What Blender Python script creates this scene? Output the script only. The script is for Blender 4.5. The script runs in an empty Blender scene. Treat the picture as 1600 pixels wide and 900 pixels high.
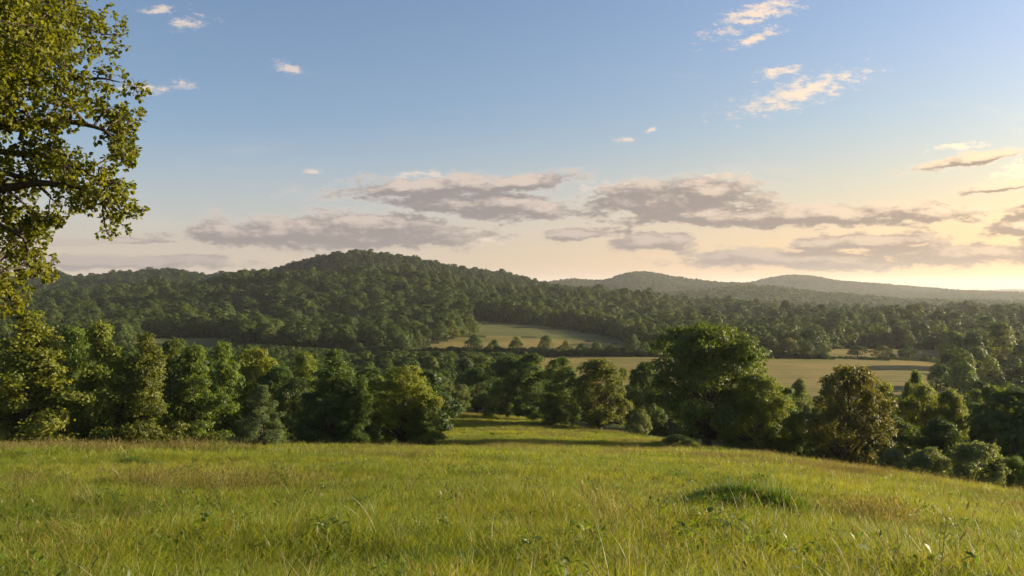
import bpy, math
import numpy as np

R = math.radians
scene = bpy.context.scene
F = 1333.0          # focal length in photo pixels (1600 wide)
ZC = 2.2            # eye height above the ground at the camera
SUN_AZ, SUN_EL = 73.0, 13.0

# ------------------------------------------------------------------ camera
cam_d = bpy.data.cameras.new('camera')
cam_d.sensor_width = 36.0
cam_d.lens = 36.0 * F / 1600.0
cam_d.clip_start = 0.1
cam_d.clip_end = 60000
cam = bpy.data.objects.new('camera', cam_d)
scene.collection.objects.link(cam)
cam.location = (0, 0, ZC)
cam.rotation_euler = (R(90), 0, 0)
scene.camera = cam

# ------------------------------------------------------------------ render settings
scene.view_settings.view_transform = 'Standard'
scene.view_settings.look = 'None'
scene.view_settings.gamma = 1.0
scene.view_settings.use_curve_mapping = False
scene.view_settings.exposure = 1.4
scene.render.engine = 'CYCLES'
cy = scene.cycles
cy.use_denoising = True
cy.max_bounces = 8
cy.diffuse_bounces = 3
cy.transmission_bounces = 5
cy.glossy_bounces = 2
cy.volume_bounces = 1
cy.transparent_max_bounces = 8
cy.sample_clamp_indirect = 4.0

# ------------------------------------------------------------------ sun
sd = bpy.data.lights.new('sun', 'SUN')
sd.energy = 5.0
sd.angle = R(0.53)
sd.color = (1.0, 0.82, 0.57)
sun = bpy.data.objects.new('sun', sd)
scene.collection.objects.link(sun)
SUN = np.array([math.sin(R(SUN_AZ)) * math.cos(R(SUN_EL)), math.cos(R(SUN_AZ)) * math.cos(R(SUN_EL)), math.sin(R(SUN_EL))])
from mathutils import Vector
sun.rotation_euler = Vector(SUN).to_track_quat('Z', 'Y').to_euler()


# ------------------------------------------------------------------ node helpers
class NT:
    def __init__(self, tree):
        self.t = tree; self.n = tree.nodes; self.l = tree.links
        self.n.clear()

    def add(self, kind, ins=None, **props):
        nd = self.n.new(kind)
        for k, v in props.items():
            setattr(nd, k, v)
        for k, v in (ins or {}).items():
            self.put(nd.inputs[k], v)
        return nd

    def put(self, sock, v):
        if hasattr(v, 'bl_idname') and hasattr(v, 'outputs'):
            v = v.outputs[0]
        if isinstance(v, bpy.types.NodeSocket):
            self.l.new(v, sock)
        else:
            sock.default_value = v

    def math(self, op, a, b=0.0, c=None, clamp=False):
        d = {0: a, 1: b}
        if c is not None:
            d[2] = c
        return self.add('ShaderNodeMath', d, operation=op, use_clamp=clamp).outputs[0]

    def vmath(self, op, a, b=(0, 0, 0), out=0):
        return self.add('ShaderNodeVectorMath', {0: a, 1: b}, operation=op).outputs[out]

    def mix(self, fac, a, b, blend='MIX'):
        nd = self.n.new('ShaderNodeMix'); nd.data_type = 'RGBA'; nd.blend_type = blend
        self.put(nd.inputs[0], fac); self.put(nd.inputs[6], a); self.put(nd.inputs[7], b)
        return nd.outputs[2]

    def noise(self, vec, scale, detail=4.0, rough=0.55):
        return self.add('ShaderNodeTexNoise', {'Vector': vec, 'Scale': scale, 'Detail': detail, 'Roughness': rough})

    def ramp(self, fac, stops, interp='LINEAR'):
        nd = self.n.new('ShaderNodeValToRGB'); nd.color_ramp.interpolation = interp
        e = nd.color_ramp.elements
        while len(e) > 1:
            e.remove(e[-1])
        e[0].position, e[0].color = stops[0]
        for p, c in stops[1:]:
            x = e.new(p); x.color = c
        self.put(nd.inputs[0], fac)
        return nd.outputs[0]

    def maprange(self, v, a, b, c=0.0, d=1.0, smooth=True):
        return self.add('ShaderNodeMapRange', {0: v, 1: a, 2: b, 3: c, 4: d},
                        interpolation_type='SMOOTHSTEP' if smooth else 'LINEAR').outputs[0]


def c4(r, g, b):
    return (r, g, b, 1.0)


# ------------------------------------------------------------------ world: clear evening sky with clouds
# clouds: direction (u = x/y, v = z/y) as azimuth/elevation tangents, half sizes and tilt, given in photo pixels
CLOUDS = [
    (700, 291, 165, 15, 2), (810, 287, 90, 12, 6), (760, 321, 150, 18, -3), (660, 272, 45, 6, 3),
    (530, 363, 220, 26, 0), (420, 366, 150, 17, -1), (590, 354, 120, 22, 0),
    (1050, 312, 125, 28, 3), (1110, 300, 80, 22, 0), (1230, 338, 230, 17, 0), (1430, 333, 110, 13, 0), (1100, 336, 130, 16, 0),
    (965, 291, 55, 8, 2), (905, 365, 65, 9, 2), (1020, 378, 75, 12, 0), (1120, 277, 38, 7, 8),
    (1350, 378, 130, 12, 3), (1250, 404, 180, 17, 0), (1480, 396, 190, 14, 0), (1600, 352, 70, 15, 5),
    (1700, 380, 110, 22, 0), (1650, 320, 60, 16, 10),
    (1190, 18, 80, 17, 22), (1180, 60, 42, 7, 20), (1245, 146, 95, 18, 17), (1215, 113, 32, 8, 12),
    (1520, 249, 85, 8, 9), (1595, 266, 48, 12, 18), (1500, 229, 40, 5, 6), (1560, 290, 60, 8, 8),
    (228, 138, 34, 8, 2), (287, 131, 18, 6, 0), (295, 35, 32, 8, 5), (250, 15, 32, 6, 5), (455, 106, 22, 7, -20),
    (975, 218, 20, 4, 5), (1017, 202, 9, 4, 10), (170, 412, 190, 9, 0), (120, 378, 120, 5, 0), (485, 267, 16, 4, 0), (290, 402, 60, 6, 0),
    (760, 376, 30, 5, 0), (-250, 340, 200, 20, 3), (-420, 250, 110, 16, 5), (2050, 330, 180, 25, 0), (2100, 200, 120, 18, 10),
]


def cloud_group(name, items, freq, amp, amp2, sx, sy):
    grp = bpy.data.node_groups.new(name, 'ShaderNodeTree')
    grp.interface.new_socket('vec', in_out='INPUT', socket_type='NodeSocketVector')
    grp.interface.new_socket('field', in_out='OUTPUT', socket_type='NodeSocketFloat')
    g = NT(grp)
    gi = g.add('NodeGroupInput'); go = g.add('NodeGroupOutput')
    stretch = g.vmath('MULTIPLY', gi.outputs[0], (1.0, 2.6, 1.0))
    warp = g.noise(stretch, freq * 0.6, 3.0)
    wv = g.vmath('MULTIPLY', g.vmath('SUBTRACT', warp.outputs['Color'], (0.5, 0.5, 0.5)), (1.05 / freq, 0.34 / freq, 0))
    pos = g.vmath('ADD', gi.outputs[0], wv)
    cur = None
    for px, py, rx, ry, rot in items:
        m = g.add('ShaderNodeMapping', {'Vector': pos, 'Location': ((px - 800) / F, (450 - py) / F, 0),
                                        'Rotation': (0, 0, R(rot)), 'Scale': (rx * sx / F, ry * sy / F, 1)}, vector_type='TEXTURE')
        ln = g.vmath('LENGTH', m, out=1)
        cur = ln if cur is None else g.math('MINIMUM', cur, ln)
    fb = g.noise(stretch, freq, 7.0, 0.60).outputs[0]
    fb2 = g.noise(stretch, freq * 4.4, 5.0, 0.6).outputs[0]
    fld = g.math('ADD', g.math('SUBTRACT', 1.0, cur), g.math('ADD', g.math('MULTIPLY', g.math('SUBTRACT', fb, 0.5), amp),
                                                             g.math('MULTIPLY', g.math('SUBTRACT', fb2, 0.5), amp2)))
    g.put(go.inputs[0], fld)
    return grp


grp = cloud_group('cloud_field', [c for c in CLOUDS if c[2] >= 60 and c[1] > 200], 24.0, 2.2, 0.65, 1.12, 1.2)
grp_small = cloud_group('small_cloud_field', [c for c in CLOUDS if c[2] < 60 or c[1] <= 200], 52.0, 3.6, 1.6, 1.25, 1.35)

world = bpy.data.worlds.new('World')
scene.world = world
world.use_nodes = True
w = NT(world.node_tree)
tc = w.add('ShaderNodeTexCoord')
sep = w.add('ShaderNodeSeparateXYZ', {0: tc.outputs['Generated']})
ysafe = w.math('MAXIMUM', sep.outputs[1], 0.05)
u = w.math('DIVIDE', sep.outputs[0], ysafe)
v = w.math('DIVIDE', sep.outputs[2], ysafe)
uv = w.add('ShaderNodeCombineXYZ', {0: u, 1: v, 2: 0.0}).outputs[0]
sky = w.add('ShaderNodeTexSky', sky_type='NISHITA', sun_disc=False)
sky.sun_elevation = R(SUN_EL)
sky.sun_rotation = R(SUN_AZ)
sky.altitude = 200
sky.air_density = 1.0
sky.dust_density = 1.3
sky.ozone_density = 2.4


def cf(vec, which=None):
    nd = w.add('ShaderNodeGroup', node_tree=which or grp)
    w.put(nd.inputs[0], vec)
    return nd.outputs[0]


f0 = cf(uv)
f1 = cf(w.vmath('ADD', uv, (0.012, 0.010, 0)))
front = w.maprange(sep.outputs[1], 0.15, 0.4)
dens = w.math('MULTIPLY', w.maprange(f0, -0.28, 0.36), front)
fs = cf(uv, grp_small)
dens_s = w.math('MULTIPLY', w.maprange(fs, -0.05, 1.15, 0.0, 0.85), front)
# soft high wisps all over the sky
wis = w.noise(w.vmath('MULTIPLY', uv, (1.6, 7.0, 1.0)), 3.2, 6.0, 0.62).outputs[0]
wisp = w.math('MULTIPLY', w.math('MULTIPLY', w.maprange(wis, 0.52, 0.82, 0.0, 0.28), front), w.maprange(v, 0.36, 0.02))
dotS = w.vmath('DOT_PRODUCT', tc.outputs['Generated'], tuple(SUN), out=1)
near_sun = w.math('POWER', w.math('MAXIMUM', dotS, 0.0), 3.5)
very_near = w.math('POWER', w.math('MAXIMUM', dotS, 0.0), 6.0)
thick = w.maprange(f0, -0.22, 0.28)
facing = w.maprange(w.math('SUBTRACT', f0, f1), -0.05, 0.85)
high = w.maprange(v, 0.14, 0.24)
lit_amt = w.math('MAXIMUM', w.math('MULTIPLY', facing, 0.7), w.math('SUBTRACT', 1.0, thick))
lit_amt = w.math('MAXIMUM', lit_amt, w.math('MULTIPLY', high, 0.85), clamp=True)
lit_col = w.mix(near_sun, c4(0.44, 0.365, 0.31), c4(1.0, 0.64, 0.27))
lit_col = w.mix(very_near, lit_col, c4(1.6, 1.25, 0.75))
sh_col = w.mix(near_sun, c4(0.158, 0.138, 0.134), c4(0.34, 0.215, 0.10))
lit_amt = w.math('MULTIPLY', lit_amt, w.math('MAXIMUM', w.maprange(v, 0.01, 0.10, 0.3, 1.0), near_sun))
ccol = w.mix(lit_amt, sh_col, lit_col)
warm = w.maprange(v, 0.21, -0.02)
gold = w.math('MULTIPLY', w.math('POWER', w.math('MAXIMUM', dotS, 0.0), 1.5), w.maprange(v, 0.36, 0.04))
side = w.math('POWER', w.math('MAXIMUM', dotS, 0.0), 1.6)
sky_b = w.mix(1.0, sky, c4(1.07, 0.985, 1.0), 'MULTIPLY')
sky_g = w.mix(gold, sky_b, w.mix(1.0, sky, c4(1.22, 0.80, 0.36), 'MULTIPLY'))
sky_c = w.mix(w.math('MULTIPLY', warm, 0.85), sky_g, w.mix(0.74, sky_g, w.mix(side, c4(4.1, 3.15, 2.65), c4(7.4, 3.9, 1.25))))
bg_sky = w.add('ShaderNodeBackground', {'Color': sky_c, 'Strength': 0.066})
bg_cl = w.add('ShaderNodeBackground', {'Color': ccol, 'Strength': 0.74})
bg_wi = w.add('ShaderNodeBackground', {'Color': lit_col, 'Strength': 0.74})
m1 = w.add('ShaderNodeMixShader', {0: wisp, 1: bg_sky.outputs[0], 2: bg_wi.outputs[0]})
m1 = w.add('ShaderNodeMixShader', {0: dens_s, 1: m1.outputs[0], 2: bg_wi.outputs[0]})
m2 = w.add('ShaderNodeMixShader', {0: w.math('MULTIPLY', dens, 0.93), 1: m1.outputs[0], 2: bg_cl.outputs[0]})
w.add('ShaderNodeOutputWorld', {'Surface': m2.outputs[0]})
try:
    world.cycles.sampling_method = 'MANUAL'
    world.cycles.sample_map_resolution = 512
except Exception:
    pass

# ------------------------------------------------------------------ terrain model (real heights in metres)
rng = np.random.default_rng(7)
H0 = ZC


def row(D, *pts):
    return D, np.array(pts, float)


def plane(D, s=0.15):
    return 450 + F * (H0 / D + s)


ROWS = [
    row(3, (-900, plane(3)), (900, plane(3)), (1600, plane(3) + 40), (2500, plane(3) + 80)),
    row(8, (-900, plane(8)), (900, plane(8)), (1600, plane(8) + 40), (2500, plane(8) + 80)),
    row(15, (-900, 845), (900, 846), (1200, 858), (1600, 885), (2500, 930)),
    row(25, (-900, 767), (850, 767), (1000, 770), (1200, 783), (1400, 800), (1600, 824), (2500, 870)),
    row(40, (-900, 726), (850, 730), (1000, 733), (1200, 742), (1400, 766), (1600, 795), (2500, 840)),
    row(55, (-900, 709), (500, 710), (700, 714), (850, 718), (1000, 719), (1100, 719), (1200, 724), (1300, 735), (1400, 748), (1600, 774), (2500, 820)),
    row(70, (-900, 701), (400, 702), (600, 705), (700, 707), (850, 709), (1000, 708), (1100, 707), (1200, 716), (1300, 731), (1400, 755), (1600, 787), (2500, 830)),
    row(85, (-900, 705), (400, 705), (600, 704), (700, 695), (850, 696), (1000, 698), (1100, 699), (1200, 713), (1300, 737), (1400, 764), (1600, 792), (2500, 830)),
    row(110, (-900, 703), (400, 702), (600, 692), (700, 672), (850, 676), (1000, 684), (1100, 697), (1200, 717), (1300, 737), (1400, 757), (1600, 777), (2500, 800)),
    row(150, (-900, 690), (400, 688), (600, 670), (700, 648), (850, 655), (1000, 672), (1100, 685), (1200, 700), (1300, 710), (1400, 715), (1600, 722), (2500, 730)),
    row(200, (-900, 640), (600, 636), (700, 635), (850, 648), (1000, 650), (1100, 652), (1200, 650), (1300, 648), (1400, 650), (1600, 665), (2500, 670)),
    row(280, (-900, 585), (600, 590), (700, 596), (850, 610), (1000, 612), (1200, 612), (1400, 612), (1600, 622), (2500, 630)),
    row(400, (-900, 550), (600, 556), (850, 557), (1000, 557), (1200, 559), (1400, 563), (1600, 572), (2500, 580)),
    row(450, (-900, 537), (200, 538), (400, 539), (600, 546), (700, 544), (850, 543), (1000, 546), (1200, 549), (1400, 552), (1600, 558), (2500, 565)),
    row(550, (-900, 522), (200, 525), (400, 526), (600, 524), (700, 516), (850, 520), (1000, 530), (1200, 535), (1400, 539), (1600, 545), (2500, 550)),
    row(620, (-900, 512), (400, 513), (600, 508), (700, 506), (850, 508), (1000, 522), (1200, 528), (1400, 529), (1600, 533), (2500, 535)),
    row(720, (-900, 495), (200, 490), (400, 482), (600, 475), (700, 480), (850, 492), (1000, 508), (1200, 519), (1600, 522), (2500, 525)),
    row(850, (-900, 480), (200, 471), (400, 457), (480, 447), (560, 442), (640, 445), (700, 450), (850, 477), (1000, 493), (1100, 501), (1200, 508), (1400, 512), (1600, 514), (2500, 515)),
    row(960, (-900, 478), (200, 476), (400, 471), (560, 464), (700, 466), (850, 477), (1000, 484), (1100, 491), (1200, 498), (1400, 506), (1600, 507), (2500, 507)),
    row(1200, (-900, 455), (0, 455), (200, 451), (330, 450), (400, 437), (450, 421), (500, 406), (560, 401), (610, 407), (680, 423), (740, 437), (800, 452), (850, 462), (950, 471), (1000, 474), (1100, 480), (1200, 492), (1400, 499), (1600, 500), (2500, 500)),
    row(1450, (-900, 445), (0, 440), (60, 440), (100, 440), (140, 445), (190, 431), (250, 424), (290, 430), (330, 441), (365, 434), (400, 438), (560, 442), (700, 446), (750, 434), (790, 436), (850, 452), (950, 470), (1000, 478), (1200, 490), (1600, 493), (2500, 493)),
    row(1800, (-900, 455), (0, 452), (400, 455), (800, 462), (1000, 475), (1200, 485), (1600, 487), (2500, 487)),
    row(2200, (-900, 455), (800, 465), (850, 458), (900, 455), (960, 462), (1040, 468), (1100, 458), (1160, 447), (1210, 450), (1280, 462), (1400, 476), (1600, 480), (2500, 480)),
    row(2550, (-900, 465), (800, 474), (1100, 476), (1300, 476), (1600, 478), (2500, 478)),
    row(3000, (-900, 455), (800, 456), (840, 448), (875, 437), (900, 434), (940, 442), (985, 422), (1020, 425), (1060, 435), (1110, 440), (1150, 443), (1200, 455), (1300, 468), (1400, 474), (1600, 476), (2500, 476)),
    row(3550, (-900, 462), (800, 468), (1100, 466), (1400, 466), (1500, 462), (1560, 461), (1700, 460), (2500, 470)),
    row(4200, (-900, 455), (800, 461), (1100, 450), (1170, 443), (1200, 433), (1240, 427), (1275, 431), (1330, 441), (1400, 447), (1500, 458), (1600, 466), (2500, 466)),
    row(5200, (-900, 457), (800, 462), (1500, 464), (2500, 462)),
    row(8000, (-900, 455), (800, 456), (1400, 454), (1500, 453), (1600, 451), (1700, 450), (2500, 452)),
    row(12000, (-900, 456), (2500, 456)),
]
LN0, LN1, NL = math.log(3), math.log(12000), 700
PX0, PX1, NP = -900.0, 2500.0, 500
pxs = np.linspace(PX0, PX1, NP)
lnd = np.array([math.log(r[0]) for r in ROWS])
tab = np.array([(np.interp(pxs, r[1][:, 0], r[1][:, 1]) - 450) / F - H0 / r[0] for r in ROWS])
lns = np.linspace(LN0, LN1, NL)
T = np.empty((NL, NP))
for j in range(NP):
    T[:, j] = np.interp(lns, lnd, tab[:, j])


def blur(a, sig, axis):
    k = int(sig * 3 + 1)
    ker = np.exp(-0.5 * (np.arange(-k, k + 1) / sig) ** 2); ker /= ker.sum()
    pad = [(0, 0), (0, 0)]; pad[axis] = (k, k)
    b = np.pad(a, pad, mode='edge')
    return np.apply_along_axis(lambda x: np.convolve(x, ker, 'valid'), axis, b)


T = blur(T, 3.0, 0)
T = blur(T, 1.6, 1)


def vnoise(x, y, seed=0):
    """cheap smooth value noise, vectorised"""
    xi = np.floor(x).astype(np.int64); yi = np.floor(y).astype(np.int64)
    fx = x - xi; fy = y - yi
    fx = fx * fx * (3 - 2 * fx); fy = fy * fy * (3 - 2 * fy)

    def h(a, b):
        n = (a * 374761393 + b * 668265263 + seed * 982451653) & 0x7fffffff
        n = ((n ^ (n >> 13)) * 1274126177) & 0x7fffffff
        return ((n ^ (n >> 16)) & 0xffff) / 65535.0 - 0.5
    return (h(xi, yi) * (1 - fx) + h(xi + 1, yi) * fx) * (1 - fy) + (h(xi, yi + 1) * (1 - fx) + h(xi + 1, yi + 1) * fx) * fy


def to_pd(x, y):
    th = np.clip(np.arctan2(x, y), R(-51), R(51))
    r = np.hypot(x, y)
    return 800 + F * np.tan(th), r * np.cos(th)


def ground(x, y):
    x = np.asarray(x, float); y = np.asarray(y, float)
    px, D = to_pd(x, y)
    D = np.maximum(D, 0.01)
    a = np.clip((np.log(D) - LN0) / (LN1 - LN0) * (NL - 1), 0, NL - 1.001)
    b = np.clip((px - PX0) / (PX1 - PX0) * (NP - 1), 0, NP - 1.001)
    i = a.astype(int); j = b.astype(int); fa = a - i; fb_ = b - j
    S = (T[i, j] * (1 - fb_) + T[i, j + 1] * fb_) * (1 - fa) + (T[i + 1, j] * (1 - fb_) + T[i + 1, j + 1] * fb_) * fa
    z = -S * D
    near = np.clip((D - 8) / 30, 0, 1)
    z = z + near * (vnoise(x / 14, y / 9, 1) * 0.45 + vnoise(x / 5, y / 3.2, 2) * 0.16) * np.clip(140 / (D + 70), 0, 1)
    far = np.clip((D - 520) / 500, 0, 1)
    z = z + far * (vnoise(x / 105, y / 190, 6) * np.interp(D, [520, 700, 930, 1150], [6, 24, 24, 7]) + vnoise(x / 150, y / 85, 3) * np.interp(D, [500, 900, 1150, 1500], [10, 11, 7, 8]) + vnoise(x / 55, y / 55, 4) * 4)
    return z


def link(o):
    scene.collection.objects.link(o)
    return o


def mesh_np(name, V, Fq, mats, smooth=False, attrs=None):
    """mesh from arrays; Fq is (n,4) quads or (n,3) tris"""
    V = np.asarray(V, np.float32); Fq = np.asarray(Fq, np.int32)
    me = bpy.data.meshes.new(name)
    n, k = Fq.shape
    me.vertices.add(len(V)); me.vertices.foreach_set('co', V.ravel())
    me.loops.add(n * k); me.loops.foreach_set('vertex_index', Fq.ravel())
    me.polygons.add(n)
    me.polygons.foreach_set('loop_start', np.arange(0, n * k, k, dtype=np.int32))
    me.polygons.foreach_set('loop_total', np.full(n, k, np.int32))
    if smooth:
        me.polygons.foreach_set('use_smooth', np.ones(n, bool))
    for a, (dom, arr) in (attrs or {}).items():
        at = me.attributes.new(a, 'FLOAT', dom)
        at.data.foreach_set('value', np.asarray(arr, np.float32))
    me.update(calc_edges=True)
    for m in (mats if isinstance(mats, (list, tuple)) else [mats]):
        me.materials.append(m)
    return me


def tagit(o, label=None, cat=None, group=None, kind=None):
    for k, v_ in (('label', label), ('category', cat), ('group', group), ('kind', kind)):
        if v_:
            o[k] = v_
    return o


# ------------------------------------------------------------------ materials
def new_mat(name):
    m = bpy.data.materials.new(name); m.use_nodes = True
    return m, NT(m.node_tree)


def surf(t, col, rough=0.9, spec=0.15, bump=None, bstr=0.3, bdist=0.1):
    d = {'Base Color': col, 'Roughness': rough, 'Specular IOR Level': spec}
    b = t.add('ShaderNodeBsdfPrincipled', d)
    if bump is not None:
        bp = t.add('ShaderNodeBump', {'Height': bump, 'Strength': bstr, 'Distance': bdist})
        t.put(b.inputs['Normal'], bp)
    t.add('ShaderNodeOutputMaterial', {'Surface': b.outputs[0]})


def leaf_bsdf(t, col, trans_col, fac=0.42, rough=0.55, spec=0.25):
    b = t.add('ShaderNodeBsdfPrincipled', {'Base Color': col, 'Roughness': rough, 'Specular IOR Level': spec})
    tr = t.add('ShaderNodeBsdfTranslucent', {'Color': trans_col})
    mx = t.add('ShaderNodeMixShader', {0: fac, 1: b.outputs[0], 2: tr.outputs[0]})
    t.add('ShaderNodeOutputMaterial', {'Surface': mx.outputs[0]})


def make_leaf_mat(name, from_object=True, pal=None):
    m, t = new_mat(name)
    rnd = t.add('ShaderNodeAttribute', attribute_name='rnd').outputs['Fac']
    oi = t.add('ShaderNodeObjectInfo')
    if from_object:
        base = oi.outputs['Color']
    else:
        geo = t.add('ShaderNodeNewGeometry')
        nz = t.noise(t.vmath('MULTIPLY', geo.outputs['Position'], (0.006, 0.006, 0.006)), 1.0, 3.0).outputs[0]
        sel = t.math('ADD', t.math('MULTIPLY', oi.outputs['Random'], 0.38), t.math('MULTIPLY', nz, 0.75), clamp=True)
        base = t.ramp(sel, pal)
    dark = t.mix(1.0, base, c4(0.62, 0.72, 0.75), 'MULTIPLY')
    lite = t.mix(1.0, base, c4(1.5, 1.32, 0.95), 'MULTIPLY')
    col = t.mix(rnd, dark, lite)
    tcol = t.mix(1.0, col, c4(1.85, 1.75, 0.55), 'MULTIPLY')
    leaf_bsdf(t, col, tcol)
    return m


leaf_mat = make_leaf_mat('leaf')
forest_mat = make_leaf_mat('forest_leaf', False, [(0.15, c4(0.024, 0.050, 0.016)), (0.45, c4(0.042, 0.074, 0.019)),
                                                  (0.7, c4(0.060, 0.092, 0.021)), (0.95, c4(0.088, 0.108, 0.025))])

ridge_shade_mat = make_leaf_mat('ridge_leaf_shaded', False, [(0.15, c4(0.020, 0.042, 0.019)), (0.5, c4(0.030, 0.056, 0.022)), (0.95, c4(0.046, 0.070, 0.024))])  # forest palette darkened so the hilltop's shade is in the leaf colour
bark_mat, t = new_mat('bark')
tcb = t.add('ShaderNodeTexCoord')
bn = t.noise(t.vmath('MULTIPLY', tcb.outputs['Object'], (6, 6, 1.2)), 2.0, 6.0, 0.65).outputs[0]
surf(t, t.ramp(bn, [(0.3, c4(0.030, 0.023, 0.017)), (0.7, c4(0.105, 0.082, 0.058))]), 0.9, 0.1, bn, 0.6, 0.05)

soil_mat, t = new_mat('woodland_floor')
geo = t.add('ShaderNodeNewGeometry')
n1 = t.noise(geo.outputs['Position'], 0.05, 6.0, 0.6).outputs[0]
surf(t, t.ramp(n1, [(0.3, c4(0.034, 0.050, 0.014)), (0.7, c4(0.062, 0.078, 0.022))]), 0.95, 0.05)


def field_mat(name, stops, scale, stripe=0.0, rough=0.95):
    m, t = new_mat(name)
    geo = t.add('ShaderNodeNewGeometry')
    p = geo.outputs['Position']
    a = t.noise(t.vmath('MULTIPLY', p, (1, 1.0, 0.2)), scale, 5.0, 0.6).outputs[0]
    b = t.noise(t.vmath('MULTIPLY', p, (0.25, 1.6, 0.2)), scale * 4, 4.0, 0.6).outputs[0]
    c = t.noise(p, scale * 60, 3.0, 0.6).outputs[0]
    s = t.math('ADD', t.math('ADD', t.math('MULTIPLY', a, 0.6), t.math('MULTIPLY', b, 0.28)), t.math('MULTIPLY', c, 0.2))
    if stripe:
        wvt = t.add('ShaderNodeTexWave', {'Vector': t.vmath('MULTIPLY', p, (0.35, 1.0, 0.0)), 'Scale': 0.035, 'Distortion': 2.5, 'Detail': 2.0, 'Detail Scale': 0.4}, bands_direction='Y')
        s = t.math('ADD', s, t.math('MULTIPLY', t.math('SUBTRACT', wvt.outputs['Fac'], 0.5), stripe))
    col = t.ramp(s, stops)
    surf(t, col, rough, 0.05, c, 0.6, 0.25)
    return m


meadow_mat = field_mat('meadow_ground', [(0.38, c4(0.060, 0.075, 0.016)), (0.52, c4(0.105, 0.110, 0.026)), (0.68, c4(0.165, 0.135, 0.048))], 0.06)
hay_mat = field_mat('hay', [(0.40, c4(0.092, 0.108, 0.028)), (0.50, c4(0.158, 0.138, 0.038)), (0.62, c4(0.250, 0.186, 0.060))], 0.02, 0.06)
pasture_mat = field_mat('pasture', [(0.38, c4(0.064, 0.086, 0.026)), (0.52, c4(0.098, 0.110, 0.034)), (0.68, c4(0.150, 0.132, 0.046))], 0.012, 0.05)

# ------------------------------------------------------------------ ground sheets (polar grid round the viewpoint)
thA = np.tan(np.linspace(-1, 1, 441) * R(43))
th_f = np.arctan(thA)
th_b = np.linspace(R(43), R(360 - 43), 62)[1:-1]
ths = np.concatenate([th_f, th_b])
rs = np.exp(np.linspace(math.log(2.5), math.log(11000), 372))
TH, RR = np.meshgrid(ths, rs)
GX = RR * np.sin(TH); GY = RR * np.cos(TH)
GZ = ground(GX, GY)
nr, nc = GX.shape
GV = np.stack([GX, GY, GZ], -1).reshape(-1, 3)
ii, jj = np.meshgrid(np.arange(nr - 1), np.arange(nc), indexing='ij')
j2 = (jj + 1) % nc
GF = np.stack([ii * nc + jj, (ii + 1) * nc + jj, (ii + 1) * nc + j2, ii * nc + j2], -1).reshape(-1, 4)[:, ::-1]
cap_v = np.array([[0, 0, 0.0]])
ground_o = link(bpy.data.objects.new('ground', mesh_np('ground', np.vstack([GV, cap_v]), GF, soil_mat, True)))
tagit(ground_o, kind='structure')

MEADOW_EDGE = np.array([(-900, 84), (560, 84), (640, 90), (675, 110), (690, 175), (760, 165), (850, 150), (1000, 118), (1060, 104),
                        (1120, 98), (1200, 88), (1300, 80), (1400, 72), (1600, 66), (2500, 60)], float)


def in_poly(px, D, poly):
    x = px; y = np.log(D); inside = np.zeros(px.shape, bool)
    P = [(a, math.log(b)) for a, b in poly]
    for k in range(len(P)):
        x1, y1 = P[k]; x2, y2 = P[(k + 1) % len(P)]
        c = ((y1 > y) != (y2 > y)) & (x < (x2 - x1) * (y - y1) / (y2 - y1 + 1e-12) + x1)
        inside ^= c
    return inside


FIELDS = {
    'hay_field': ([(530, 345), (830, 340), (835, 262), (1560, 258), (1592, 300), (1585, 330), (1480, 402), (1200, 400), (850, 400), (530, 398)], hay_mat),
    'stubble_field': ([(612, 412), (992, 412), (998, 452), (985, 478), (900, 505), (800, 515), (722, 512), (640, 440)], hay_mat),
    'pasture': ([(722, 514), (800, 517), (900, 507), (988, 480), (960, 540), (900, 590), (728, 640)], pasture_mat),
    'far_hay_field': ([(1275, 418), (1470, 418), (1480, 500), (1300, 480)], hay_mat),
    'valley_pasture': ([(195, 432), (375, 432), (358, 522), (218, 522)], pasture_mat),
}
FPX, FD = to_pd(GV[:, 0][GF].mean(1), GV[:, 1][GF].mean(1))


def sheet(name, mask, mat, lift):
    f = GF[mask]
    used, inv = np.unique(f.ravel(), return_inverse=True)
    vv = GV[used].copy(); vv[:, 2] += lift
    o = link(bpy.data.objects.new(name, mesh_np(name, vv, inv.reshape(-1, 4), mat, True)))
    return tagit(o, kind='structure')


def meadow_mask(px, D):
    return D < np.interp(px, MEADOW_EDGE[:, 0], MEADOW_EDGE[:, 1])


sheet('meadow', meadow_mask(FPX, FD), meadow_mat, 0.02)
for nm, (poly, mt) in FIELDS.items():
    sheet(nm, in_poly(FPX, FD, poly), mt, 0.15)


# ------------------------------------------------------------------ tree building
def tube(path, rad, sides):
    path = np.asarray(path, float); n = len(path)
    tang = np.gradient(path, axis=0); tang /= np.linalg.norm(tang, axis=1)[:, None] + 1e-9
    ref = np.where(np.abs(tang[:, 2:3]) > 0.9, np.array([[1.0, 0, 0]]), np.array([[0, 0, 1.0]]))
    a = np.cross(tang, ref); a /= np.linalg.norm(a, axis=1)[:, None] + 1e-9
    b = np.cross(tang, a)
    ang = np.linspace(0, 2 * np.pi, sides, endpoint=False)
    V = path[:, None, :] + np.asarray(rad)[:, None, None] * (np.cos(ang)[None, :, None] * a[:, None, :] + np.sin(ang)[None, :, None] * b[:, None, :])
    i, j = np.meshgrid(np.arange(n - 1), np.arange(sides), indexing='ij')
    k = (j + 1) % sides
    return V.reshape(-1, 3), np.stack([i * sides + j, i * sides + k, (i + 1) * sides + k, (i + 1) * sides + j], -1).reshape(-1, 4)


class Geo:
    def __init__(self):
        self.V = []; self.F = []; self.n = 0

    def add(self, V, F_):
        self.V.append(V); self.F.append(F_ + self.n); self.n += len(V)

    def mesh(self, name, mat, smooth=True, attrs=None):
        return mesh_np(name, np.vstack(self.V), np.vstack(self.F), mat, smooth, attrs)


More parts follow.
